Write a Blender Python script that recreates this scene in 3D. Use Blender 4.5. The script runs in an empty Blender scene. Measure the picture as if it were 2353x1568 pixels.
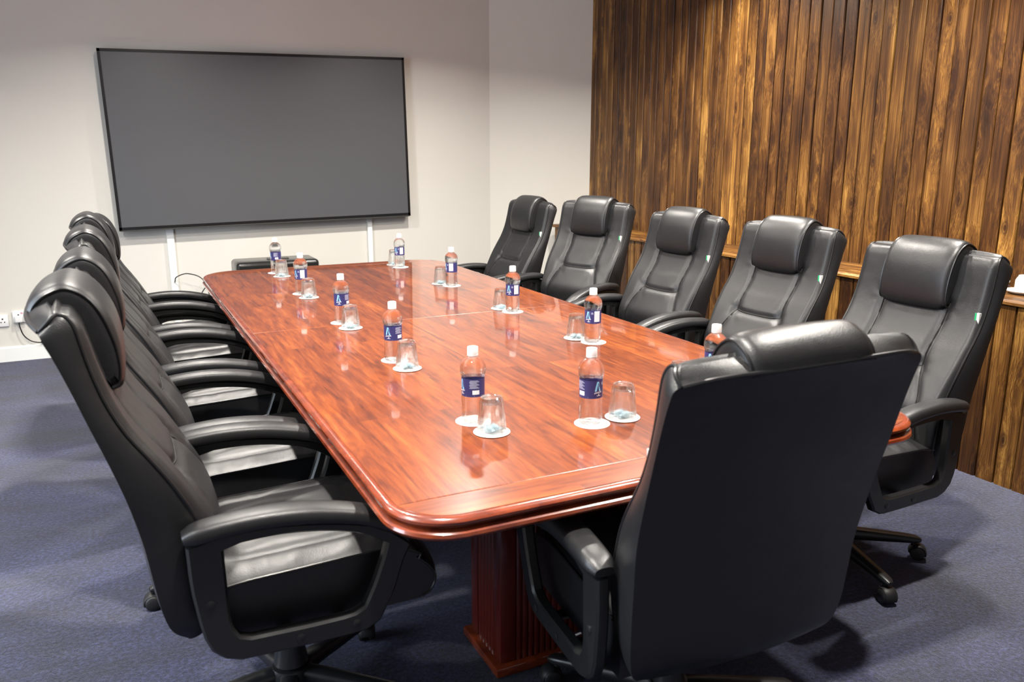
import bpy, bmesh, math, random
from mathutils import Vector, Matrix

random.seed(7)
S = bpy.context.scene
COL = S.collection
PI = math.pi

# ------------------------------------------------------------------ camera
F_PX = 1883.0
PITCH = math.atan(441.0 / F_PX)
YAW = math.radians(26.03)
H_CAM = 1.49
cam_d = bpy.data.cameras.new('camera')
cam_d.sensor_width = 36.0
cam_d.sensor_fit = 'HORIZONTAL'
cam_d.lens = F_PX / 2353.0 * 36.0
cam_d.clip_start = 0.05
cam_d.clip_end = 60
cam_d.dof.use_dof = True
cam_d.dof.focus_distance = 3.6
cam_d.dof.aperture_fstop = 5.0
cam = bpy.data.objects.new('camera', cam_d)
COL.objects.link(cam)
fw = Vector((math.sin(YAW) * math.cos(PITCH), math.cos(YAW) * math.cos(PITCH), -math.sin(PITCH)))
rt = Vector((math.cos(YAW), -math.sin(YAW), 0))
up = rt.cross(fw)
m = Matrix((rt, up, -fw)).transposed().to_4x4()
m.translation = Vector((0, 0, H_CAM))
cam.matrix_world = m
S.camera = cam

# ------------------------------------------------------------------ view, world
S.view_settings.view_transform = 'Standard'
S.view_settings.look = 'None'
S.view_settings.gamma = 1.0
S.view_settings.use_curve_mapping = False
S.view_settings.exposure = -0.22
w = bpy.data.worlds.new('world')
S.world = w
w.use_nodes = True
w.node_tree.nodes['Background'].inputs[0].default_value = (0.75, 0.85, 1.0, 1)
w.node_tree.nodes['Background'].inputs[1].default_value = 0.6

# ------------------------------------------------------------------ lights
CEIL = 2.80
DOWNLIGHTS = [(0.45, 5.15), (2.15, 5.15), (0.45, 3.35), (2.15, 3.35), (0.45, 1.45), (2.15, 1.45),
              (3.15, 4.3), (3.15, 2.4), (-1.1, 4.3), (-1.1, 2.0)]
LIGHT_W = 62.0
for i, (lx, ly) in enumerate(DOWNLIGHTS):
    ld = bpy.data.lights.new('downlight_lamp', 'AREA')
    ld.shape = 'DISK'
    ld.size = 0.12
    ld.energy = LIGHT_W
    ld.color = (1.0, 0.945, 0.865)
    ld.spread = math.radians(142)
    lo = bpy.data.objects.new('downlight_lamp', ld)
    lo.location = (lx, ly, CEIL - 0.012)
    COL.objects.link(lo)
ld = bpy.data.lights.new('window_daylight', 'AREA')     # daylight through the window of the left wall
ld.shape = 'RECTANGLE'
ld.size = 2.6
ld.size_y = 1.25
ld.energy = 125.0
ld.color = (0.72, 0.84, 1.0)
lo = bpy.data.objects.new('window_daylight', ld)
lo.location = (-2.36, 2.2, 1.55)
lo.rotation_euler = (0, -PI / 2, 0)
COL.objects.link(lo)

# ------------------------------------------------------------------ materials
def newmat(name):
    mt = bpy.data.materials.new(name)
    mt.use_nodes = True
    nt = mt.node_tree
    return mt, nt, nt.nodes['Principled BSDF']


def setp(b, **k):
    for a, v in k.items():
        key = {'color': 'Base Color', 'rough': 'Roughness', 'metal': 'Metallic', 'spec': 'Specular IOR Level',
               'ior': 'IOR', 'trans': 'Transmission Weight', 'coat': 'Coat Weight', 'coat_rough': 'Coat Roughness',
               'alpha': 'Alpha', 'sheen': 'Sheen Weight'}[a]
        b.inputs[key].default_value = (*v, 1) if isinstance(v, tuple) else v


def N(nt, t, **k):
    n = nt.nodes.new(t)
    for a, v in k.items():
        setattr(n, a, v)
    return n


def L(nt, a, b):
    nt.links.new(a, b)


def coords(nt, scale, kind='Object', loc=(0, 0, 0)):
    tc = N(nt, 'ShaderNodeTexCoord')
    mp = N(nt, 'ShaderNodeMapping')
    mp.inputs['Scale'].default_value = scale
    mp.inputs['Location'].default_value = loc
    L(nt, tc.outputs[kind], mp.inputs['Vector'])
    return mp.outputs['Vector']


def noise(nt, vec, scale, detail=4, rough=0.55, dist=0.0):
    n = N(nt, 'ShaderNodeTexNoise')
    n.inputs['Scale'].default_value = scale
    n.inputs['Detail'].default_value = detail
    n.inputs['Roughness'].default_value = rough
    n.inputs['Distortion'].default_value = dist
    if vec is not None:
        L(nt, vec, n.inputs['Vector'])
    return n.outputs['Fac']


def ramp(nt, fac, stops):
    r = N(nt, 'ShaderNodeValToRGB')
    e = r.color_ramp.elements
    while len(e) < len(stops):
        e.new(0.5)
    for i, (p, c) in enumerate(stops):
        e[i].position = p
        e[i].color = (*c, 1) if len(c) == 3 else c
    L(nt, fac, r.inputs['Fac'])
    return r.outputs['Color']


def bump(nt, b, height, strength, dist=0.01):
    n = N(nt, 'ShaderNodeBump')
    n.inputs['Strength'].default_value = strength
    n.inputs['Distance'].default_value = dist
    L(nt, height, n.inputs['Height'])
    L(nt, n.outputs['Normal'], b.inputs['Normal'])


def mixc(nt, fac, a, b, mode='MIX'):
    n = N(nt, 'ShaderNodeMix', data_type='RGBA', blend_type=mode)
    for sock, v in ((n.inputs['Factor'], fac), (n.inputs['A'], a), (n.inputs['B'], b)):
        if hasattr(v, 'links') or hasattr(v, 'is_linked'):
            L(nt, v, sock)
        else:
            sock.default_value = (*v, 1) if isinstance(v, tuple) else v
    return n.outputs['Result']


def math_n(nt, op, a, b=None):
    n = N(nt, 'ShaderNodeMath', operation=op)
    for i, v in enumerate((a, b)):
        if v is None:
            continue
        if hasattr(v, 'is_linked'):
            L(nt, v, n.inputs[i])
        else:
            n.inputs[i].default_value = v
    return n.outputs[0]


M = {}


def plain(name, color, rough=0.5, spec=0.5, metal=0.0, **k):
    mt, nt, b = newmat(name)
    setp(b, color=color, rough=rough, spec=spec, metal=metal, **k)
    # a touch of unevenness in the gloss so that no surface is perfectly uniform
    n = noise(nt, coords(nt, (1, 1, 1)), 35.0, 3)
    r = N(nt, 'ShaderNodeMapRange')
    r.inputs['To Min'].default_value = max(0.0, rough - 0.05)
    r.inputs['To Max'].default_value = min(1.0, rough + 0.05)
    L(nt, n, r.inputs['Value'])
    L(nt, r.outputs['Result'], b.inputs['Roughness'])
    M[name] = mt
    return mt


def make_materials():
    # leather
    mt, nt, b = newmat('leather')
    setp(b, color=(0.0125, 0.0125, 0.0135), rough=0.40, spec=0.5)
    v = coords(nt, (1, 1, 1))
    vo = N(nt, 'ShaderNodeTexVoronoi')
    vo.inputs['Scale'].default_value = 420
    L(nt, v, vo.inputs['Vector'])
    n1 = noise(nt, v, 26, 5)
    h = math_n(nt, 'ADD', math_n(nt, 'MULTIPLY', vo.outputs['Distance'], 0.35), n1)
    bump(nt, b, h, 0.16, 0.004)
    rr = N(nt, 'ShaderNodeMapRange')
    rr.inputs['To Min'].default_value = 0.30
    rr.inputs['To Max'].default_value = 0.46
    L(nt, n1, rr.inputs['Value'])
    L(nt, rr.outputs['Result'], b.inputs['Roughness'])
    M['leather'] = mt
    plain('black_plastic', (0.012, 0.0125, 0.013), 0.34, 0.5)
    plain('piping', (0.010, 0.010, 0.011), 0.34, 0.5)
    plain('seam', (0.008, 0.008, 0.008), 0.6, 0.3)
    plain('rubber', (0.012, 0.012, 0.013), 0.5, 0.4)
    plain('chrome', (0.7, 0.7, 0.72), 0.18, 0.5, 1.0)
    plain('tag_green', (0.02, 0.42, 0.16), 0.6, 0.3)
    plain('tag_white', (0.75, 0.74, 0.70), 0.6, 0.3)
    plain('tag_red', (0.55, 0.04, 0.04), 0.6, 0.3)
    plain('tag_ink', (0.01, 0.03, 0.015), 0.6, 0.3)
    # painted walls
    for nm, c in (('wall_paint', (0.66, 0.645, 0.595)), ('ceiling_paint', (0.72, 0.71, 0.68)), ('corner_paint', (0.69, 0.67, 0.61))):
        mt, nt, b = newmat(nm)
        setp(b, rough=0.75, spec=0.25)
        v = coords(nt, (1, 1, 1))
        n1 = noise(nt, v, 1.3, 3)
        col = ramp(nt, n1, [(0.3, tuple(x * 0.965 for x in c)), (0.7, c)])
        L(nt, col, b.inputs['Base Color'])
        bump(nt, b, noise(nt, v, 420, 3), 0.10, 0.002)
        M[nm] = mt
    plain('white_gloss', (0.80, 0.82, 0.80), 0.35, 0.5)
    plain('white_plastic', (0.78, 0.79, 0.79), 0.35, 0.5)
    plain('pin_black', (0.01, 0.01, 0.01), 0.6, 0.2)
    plain('pink_print', (0.55, 0.32, 0.36), 0.6, 0.3)
    plain('dark_gap', (0.012, 0.007, 0.004), 0.8, 0.2)
    # carpet
    mt, nt, b = newmat('carpet')
    setp(b, rough=0.95, spec=0.1, sheen=0.25)
    v = coords(nt, (1, 1, 1))
    fine = noise(nt, v, 330, 2, 0.7)
    mid = noise(nt, v, 75, 4, 0.65)
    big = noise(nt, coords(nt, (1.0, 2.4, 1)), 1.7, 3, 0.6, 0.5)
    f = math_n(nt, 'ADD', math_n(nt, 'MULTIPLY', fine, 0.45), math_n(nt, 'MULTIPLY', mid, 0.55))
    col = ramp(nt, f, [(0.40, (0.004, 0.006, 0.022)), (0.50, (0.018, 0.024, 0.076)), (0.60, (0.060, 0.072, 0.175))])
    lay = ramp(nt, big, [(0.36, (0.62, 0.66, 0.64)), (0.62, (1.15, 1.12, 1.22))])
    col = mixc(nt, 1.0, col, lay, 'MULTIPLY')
    L(nt, col, b.inputs['Base Color'])
    bump(nt, b, f, 1.0, 0.02)
    M['carpet'] = mt
    # table veneer: staves running along the table (local y)
    for nm, swap in (('table_wood', False), ('table_band', True)):
        mt, nt, b = newmat(nm)
        tc = N(nt, 'ShaderNodeTexCoord')
        sp = N(nt, 'ShaderNodeSeparateXYZ')
        L(nt, tc.outputs['Object'], sp.inputs[0])
        cb = N(nt, 'ShaderNodeCombineXYZ')
        a, c = ('X', 'Y') if swap else ('Y', 'X')
        L(nt, sp.outputs[a], cb.inputs['X'])
        L(nt, sp.outputs[c], cb.inputs['Y'])
        L(nt, sp.outputs['Z'], cb.inputs['Z'])
        br = N(nt, 'ShaderNodeTexBrick')
        br.offset = 0.37
        br.inputs['Scale'].default_value = 1.0
        br.inputs['Brick Width'].default_value = 0.95
        br.inputs['Row Height'].default_value = 0.115
        br.inputs['Mortar Size'].default_value = 0.0
        br.inputs['Color1'].default_value = (0, 0, 0, 1)
        br.inputs['Color2'].default_value = (1, 1, 1, 1)
        L(nt, cb.outputs[0], br.inputs['Vector'])
        mp = N(nt, 'ShaderNodeMapping')
        mp.inputs['Scale'].default_value = (1.1, 10.0, 1.0)
        L(nt, cb.outputs[0], mp.inputs['Vector'])
        off = mixc(nt, 1.0, mp.outputs[0], mixc(nt, 1.0, br.outputs['Color'], (7.0, 3.0, 0.0), 'MULTIPLY'), 'ADD')
        g1 = noise(nt, off, 2.4, 6, 0.62, 0.9)
        g2 = noise(nt, off, 8.0, 6, 0.75, 0.4)
        g3 = noise(nt, cb.outputs[0], 2.0, 2)
        g = math_n(nt, 'ADD', math_n(nt, 'MULTIPLY', g1, 0.58), math_n(nt, 'MULTIPLY', g2, 0.42))
        col = ramp(nt, g, [(0.34, (0.055, 0.010, 0.003)), (0.44, (0.165, 0.034, 0.008)), (0.54, (0.270, 0.064, 0.012)), (0.68, (0.42, 0.130, 0.026))])
        bc = N(nt, 'ShaderNodeRGBToBW')
        L(nt, br.outputs['Color'], bc.inputs[0])
        tone = ramp(nt, bc.outputs[0], [(0.0, (0.72, 0.60, 0.55)), (1.0, (1.12, 1.08, 1.0))])
        col = mixc(nt, 1.0, col, tone, 'MULTIPLY')
        col = mixc(nt, 0.35, col, mixc(nt, 1.0, col, ramp(nt, g3, [(0.3, (0.8, 0.65, 0.6)), (0.7, (1.15, 1.15, 1.1))]), 'MULTIPLY'))
        L(nt, col, b.inputs['Base Color'])
        setp(b, rough=0.28, spec=0.5, coat=1.0, coat_rough=0.045)
        M[nm] = mt
    mt, nt, b = newmat('edge_wood')
    v = coords(nt, (9, 9, 30))
    g = noise(nt, v, 1.5, 5, 0.6, 0.5)
    L(nt, ramp(nt, g, [(0.3, (0.10, 0.014, 0.006)), (0.7, (0.29, 0.052, 0.014))]), b.inputs['Base Color'])
    setp(b, rough=0.25, coat=1.0, coat_rough=0.05)
    M['edge_wood'] = mt
    mt, nt, b = newmat('pedestal_wood')
    v = coords(nt, (14, 14, 1.4))
    g = noise(nt, v, 1.6, 5, 0.6, 0.4)
    L(nt, ramp(nt, g, [(0.3, (0.060, 0.006, 0.005)), (0.7, (0.19, 0.022, 0.010))]), b.inputs['Base Color'])
    setp(b, rough=0.32, coat=0.5, coat_rough=0.12)
    M['pedestal_wood'] = mt
    # stained pine boards: one tone for each board, grain along z, dark knots
    for nm, along in (('pine', 2), ('pine_ledge', 1)):
        mt, nt, b = newmat(nm)
        tc = N(nt, 'ShaderNodeTexCoord')
        oi = N(nt, 'ShaderNodeObjectInfo')
        sc = [46.0, 46.0, 46.0]
        sc[along] = 0.95
        mp = N(nt, 'ShaderNodeMapping')
        mp.inputs['Scale'].default_value = sc
        L(nt, tc.outputs['Object'], mp.inputs['Vector'])
        cb = N(nt, 'ShaderNodeCombineXYZ')
        L(nt, math_n(nt, 'MULTIPLY', oi.outputs['Random'], 37.0), cb.inputs['X'])
        L(nt, math_n(nt, 'MULTIPLY', oi.outputs['Random'], 91.0), cb.inputs['Y'])
        L(nt, math_n(nt, 'MULTIPLY', oi.outputs['Random'], 53.0), cb.inputs['Z'])
        ad = N(nt, 'ShaderNodeVectorMath', operation='ADD')
        L(nt, mp.outputs[0], ad.inputs[0])
        L(nt, cb.outputs[0], ad.inputs[1])
        # knots: sparse cells over the face of the board
        sp = N(nt, 'ShaderNodeSeparateXYZ')
        L(nt, tc.outputs['Object'], sp.inputs[0])
        ck = N(nt, 'ShaderNodeCombineXYZ')
        L(nt, math_n(nt, 'MULTIPLY', sp.outputs['Y' if along == 2 else 'X'], 9.0), ck.inputs['X'])
        L(nt, math_n(nt, 'MULTIPLY', sp.outputs['Z' if along == 2 else 'Y'], 4.2), ck.inputs['Y'])
        ak = N(nt, 'ShaderNodeVectorMath', operation='ADD')
        L(nt, ck.outputs[0], ak.inputs[0])
        L(nt, cb.outputs[0], ak.inputs[1])
        vo = N(nt, 'ShaderNodeTexVoronoi', voronoi_dimensions='2D')
        vo.inputs['Scale'].default_value = 0.62
        L(nt, ak.outputs[0], vo.inputs['Vector'])
        kd = vo.outputs['Distance']
        dist = N(nt, 'ShaderNodeMapRange')
        dist.inputs['From Min'].default_value = 0.0
        dist.inputs['From Max'].default_value = 0.55
        dist.inputs['To Min'].default_value = 1.2
        dist.inputs['To Max'].default_value = 0.0
        L(nt, kd, dist.inputs['Value'])
        ad2 = N(nt, 'ShaderNodeVectorMath', operation='ADD')
        cb2 = N(nt, 'ShaderNodeCombineXYZ')
        for ax in 'XYZ':
            L(nt, dist.outputs['Result'], cb2.inputs[ax])
        L(nt, ad.outputs[0], ad2.inputs[0])
        L(nt, cb2.outputs[0], ad2.inputs[1])
        g1 = noise(nt, ad2.outputs[0], 0.42, 4, 0.6, 0.25)
        g2 = noise(nt, ad2.outputs[0], 3.6, 5, 0.7, 0.1)
        g3 = noise(nt, ak.outputs[0], 0.5, 2, 0.5, 0.2)
        g = math_n(nt, 'ADD', math_n(nt, 'ADD', math_n(nt, 'MULTIPLY', g1, 0.38), math_n(nt, 'MULTIPLY', g2, 0.36)), math_n(nt, 'MULTIPLY', g3, 0.26))
        col = ramp(nt, g, [(0.38, (0.020, 0.008, 0.0035)), (0.47, (0.074, 0.031, 0.0085)), (0.54, (0.155, 0.071, 0.016)), (0.64, (0.40, 0.220, 0.058))])
        tone = ramp(nt, oi.outputs['Random'], [(0.0, (0.50, 0.42, 0.42)), (0.35, (0.85, 0.78, 0.72)), (0.7, (1.0, 0.97, 0.9)), (1.0, (1.45, 1.42, 1.3))])
        col = mixc(nt, 1.0, col, tone, 'MULTIPLY')
        kf = ramp(nt, kd, [(0.030, (0.9, 0.9, 0.9)), (0.055, (0.35, 0.35, 0.35)), (0.070, (0.75, 0.75, 0.75)), (0.115, (0.0, 0.0, 0.0))])
        kb = N(nt, 'ShaderNodeRGBToBW')
        L(nt, kf, kb.inputs[0])
        col = mixc(nt, kb.outputs[0], col, (0.030, 0.010, 0.004))
        L(nt, col, b.inputs['Base Color'])
        setp(b, rough=0.42, spec=0.35)
        bump(nt, b, g2, 0.25, 0.002)
        M[nm] = mt
    # screen
    mt, nt, b = newmat('screen')
    setp(b, color=(0.085, 0.089, 0.097), rough=0.36, spec=0.6)
    bump(nt, b, noise(nt, coords(nt, (1, 1, 1)), 900, 2), 0.03, 0.001)
    M['screen'] = mt
    plain('bezel', (0.008, 0.008, 0.009), 0.3, 0.5)
    # clear things: part straight-through, part refracting
    def clear(name, ior, frac, tint):
        mt = bpy.data.materials.new(name)
        mt.use_nodes = True
        nt = mt.node_tree
        nt.nodes.remove(nt.nodes['Principled BSDF'])
        out = nt.nodes['Material Output']
        g = N(nt, 'ShaderNodeBsdfGlass')
        g.inputs['IOR'].default_value = ior
        g.inputs['Roughness'].default_value = 0.0
        g.inputs['Color'].default_value = (*tint, 1)
        t = N(nt, 'ShaderNodeBsdfTransparent')
        t.inputs['Color'].default_value = (*tint, 1)
        mx = N(nt, 'ShaderNodeMixShader')
        n = noise(nt, coords(nt, (1, 1, 1)), 60, 2)
        r = N(nt, 'ShaderNodeMapRange')
        r.inputs['To Min'].default_value = frac - 0.04
        r.inputs['To Max'].default_value = frac + 0.04
        L(nt, n, r.inputs['Value'])
        L(nt, r.outputs['Result'], mx.inputs[0])
        L(nt, t.outputs[0], mx.inputs[1])
        L(nt, g.outputs[0], mx.inputs[2])
        L(nt, mx.outputs[0], out.inputs['Surface'])
        M[name] = mt
    clear('bottle_clear', 1.33, 0.60, (0.99, 0.995, 1.0))
    clear('tumbler_glass', 1.48, 0.68, (0.99, 1.0, 1.0))
    plain('cap_white', (0.86, 0.87, 0.87), 0.4, 0.5)
    plain('label_navy', (0.032, 0.036, 0.145), 0.35, 0.5)
    plain('label_light', (0.62, 0.68, 0.86), 0.4, 0.4)
    plain('label_white', (0.85, 0.86, 0.9), 0.4, 0.4)
    plain('label_blue', (0.26, 0.62, 0.92), 0.4, 0.4)
    plain('label_grey', (0.36, 0.38, 0.52), 0.4, 0.4)
    plain('coaster_paper', (0.80, 0.80, 0.79), 0.7, 0.3)
    plain('ink', (0.015, 0.015, 0.02), 0.6, 0.3)
    plain('sweet_wrap', (0.45, 0.58, 0.64), 0.25, 0.6)
    plain('china', (0.83, 0.83, 0.79), 0.2, 0.5)
    plain('dark_saucer', (0.03, 0.016, 0.02), 0.4, 0.5)
    plain('case_black', (0.012, 0.013, 0.013), 0.22, 0.5)
    plain('case_grey', (0.05, 0.052, 0.05), 0.35, 0.5)
    mt, nt, b = newmat('lamp_glow')
    setp(b, color=(0.8, 0.78, 0.72), rough=0.5)
    b.inputs['Emission Color'].default_value = (1.0, 0.93, 0.83, 1)
    b.inputs['Emission Strength'].default_value = 6.0
    M['lamp_glow'] = mt
    mt, nt, b = newmat('window_glow')
    setp(b, color=(0.8, 0.85, 0.9), rough=0.1)
    b.inputs['Emission Color'].default_value = (0.72, 0.84, 1.0, 1)
    b.inputs['Emission Strength'].default_value = 1.2
    M['window_glow'] = mt


make_materials()

# ------------------------------------------------------------------ mesh tools
class MB:
    def __init__(s):
        s.v, s.f = [], []

    def add(s, vs, fs, mat=None):
        o = len(s.v)
        s.v += [tuple(mat @ Vector(p)) if mat is not None else tuple(p) for p in vs]
        s.f += [tuple(i + o for i in f) for f in fs]
        return s

    def box(s, lo, hi):
        x0, y0, z0 = lo
        x1, y1, z1 = hi
        return s.add([(x0, y0, z0), (x1, y0, z0), (x1, y1, z0), (x0, y1, z0), (x0, y0, z1), (x1, y0, z1), (x1, y1, z1), (x0, y1, z1)],
                     [(0, 3, 2, 1), (4, 5, 6, 7), (0, 1, 5, 4), (1, 2, 6, 5), (2, 3, 7, 6), (3, 0, 4, 7)])

    def rbox(s, lo, hi, r, seg=3, mat=None):
        bm = bmesh.new()
        bmesh.ops.create_cube(bm, size=1.0)
        for v in bm.verts:
            v.co = Vector([(lo[i] + hi[i]) / 2 + v.co[i] * (hi[i] - lo[i]) for i in range(3)])
        bmesh.ops.bevel(bm, geom=bm.edges[:], offset=r, segments=seg, profile=0.5, affect='EDGES')
        bm.verts.index_update()
        vs = [v.co.copy() for v in bm.verts]
        fs = [[v.index for v in f.verts] for f in bm.faces]
        bm.free()
        return s.add(vs, fs, mat)

    def loft(s, rings, closed=True, cap=True, cyc=False):
        n = len(rings[0])
        o = len(s.v)
        for r in rings:
            s.v += [tuple(p) for p in r]
        m = len(rings)
        for i in range(m if cyc else m - 1):
            i2 = (i + 1) % m
            for j in range(n if closed else n - 1):
                j2 = (j + 1) % n
                s.f.append((o + i * n + j, o + i * n + j2, o + i2 * n + j2, o + i2 * n + j))
        if cap and not cyc:
            s.f.append(tuple(o + j for j in reversed(range(n))))
            s.f.append(tuple(o + (m - 1) * n + j for j in range(n)))
        return s

    def lathe(s, prof, n=24, mat=None, cap=True, mod=None):
        rings = []
        for k, (r, z) in enumerate(prof):
            ring = []
            for j in range(n):
                a = 2 * PI * j / n
                rr = r * (mod(a, k) if mod else 1.0)
                p = Vector((rr * math.cos(a), rr * math.sin(a), z))
                ring.append(mat @ p if mat is not None else p)
            rings.append(ring)
        return s.loft(rings, True, cap)

    def tube(s, path, r, n=8, cyc=False, radii=None):
        P = [Vector(p) for p in path]
        m = len(P)
        rings = []
        nrm = None
        for i in range(m):
            a = P[(i - 1) % m] if (cyc or i > 0) else P[i]
            b = P[(i + 1) % m] if (cyc or i < m - 1) else P[i]
            t = (b - a)
            t = t.normalized() if t.length > 1e-9 else Vector((0, 0, 1))
            if nrm is None:
                nrm = t.orthogonal().normalized()
            nrm = (nrm - t * nrm.dot(t))
            nrm = nrm.normalized() if nrm.length > 1e-6 else t.orthogonal().normalized()
            bi = t.cross(nrm)
            rr = radii[i] if radii else r
            rings.append([P[i] + (nrm * math.cos(2 * PI * k / n) + bi * math.sin(2 * PI * k / n)) * rr for k in range(n)])
        return s.loft(rings, True, True, cyc)

    def build(s, name, mat, parent=None, angle=40, smooth=True, recalc=True):
        me = bpy.data.meshes.new(name)
        me.from_pydata(s.v, [], s.f)
        if recalc:
            bm = bmesh.new()
            bm.from_mesh(me)
            bmesh.ops.recalc_face_normals(bm, faces=bm.faces[:])
            bm.to_mesh(me)
            bm.free()
        me.materials.append(M[mat] if isinstance(mat, str) else mat)
        if smooth:
            me.polygons.foreach_set('use_smooth', [True] * len(me.polygons))
            me.set_sharp_from_angle(angle=math.radians(angle))
        me.update()
        o = bpy.data.objects.new(name, me)
        COL.objects.link(o)
        if parent is not None:
            o.parent = parent
        return o


def tag(o, label=None, cat=None, group=None, kind=None):
    if label:
        o['label'] = label
    if cat:
        o['category'] = cat
    if group:
        o['group'] = group
    if kind:
        o['kind'] = kind
    return o


def empty(name, loc=(0, 0, 0), rz=0.0):
    o = bpy.data.objects.new(name, None)
    o.empty_display_size = 0.1
    COL.objects.link(o)
    o.location = loc
    o.rotation_euler = (0, 0, rz)
    return o


KIDS = {}


def copy_tree(o, parent=None):
    c = o.copy()
    COL.objects.link(c)
    c.parent = parent
    for ch in o.children:
        copy_tree(ch, c)
    return c


def catmull(pts, n):
    """n points, evenly spaced in parameter, on a Catmull-Rom curve through pts"""
    P = [Vector(p) for p in pts]
    P = [P[0] * 2 - P[1]] + P + [P[-1] * 2 - P[-2]]
    m = len(P) - 3
    out = []
    for i in range(n):
        u = i / (n - 1) * m
        k = min(int(u), m - 1)
        t = u - k
        a, b, c, d = P[k:k + 4]
        out.append(0.5 * ((2 * b) + (c - a) * t + (2 * a - 5 * b + 4 * c - d) * t * t + (3 * b - a - 3 * c + d) * t ** 3))
    return out


def resample(pts, n):
    P = [Vector(p) for p in pts]
    d = [0]
    for a, b in zip(P, P[1:]):
        d.append(d[-1] + (b - a).length)
    out = []
    for i in range(n):
        t = d[-1] * i / (n - 1)
        k = 0
        while k < len(P) - 2 and d[k + 1] < t:
            k += 1
        seg = d[k + 1] - d[k]
        out.append(P[k].lerp(P[k + 1], (t - d[k]) / seg if seg > 0 else 0))
    return out


# ------------------------------------------------------------------ the room
X_L, X_R = -2.4, 3.86          # left wall, right wall (upper wood)
Y_F, Y_N = 6.73, -2.2          # far wall, wall behind the camera
CX, CY = 3.07, 6.73            # where the far wall turns into the angled white wall
Y_W = 6.35                     # where the wood cladding starts
LEDGE_X, LEDGE_Z = 3.50, 0.848

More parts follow.
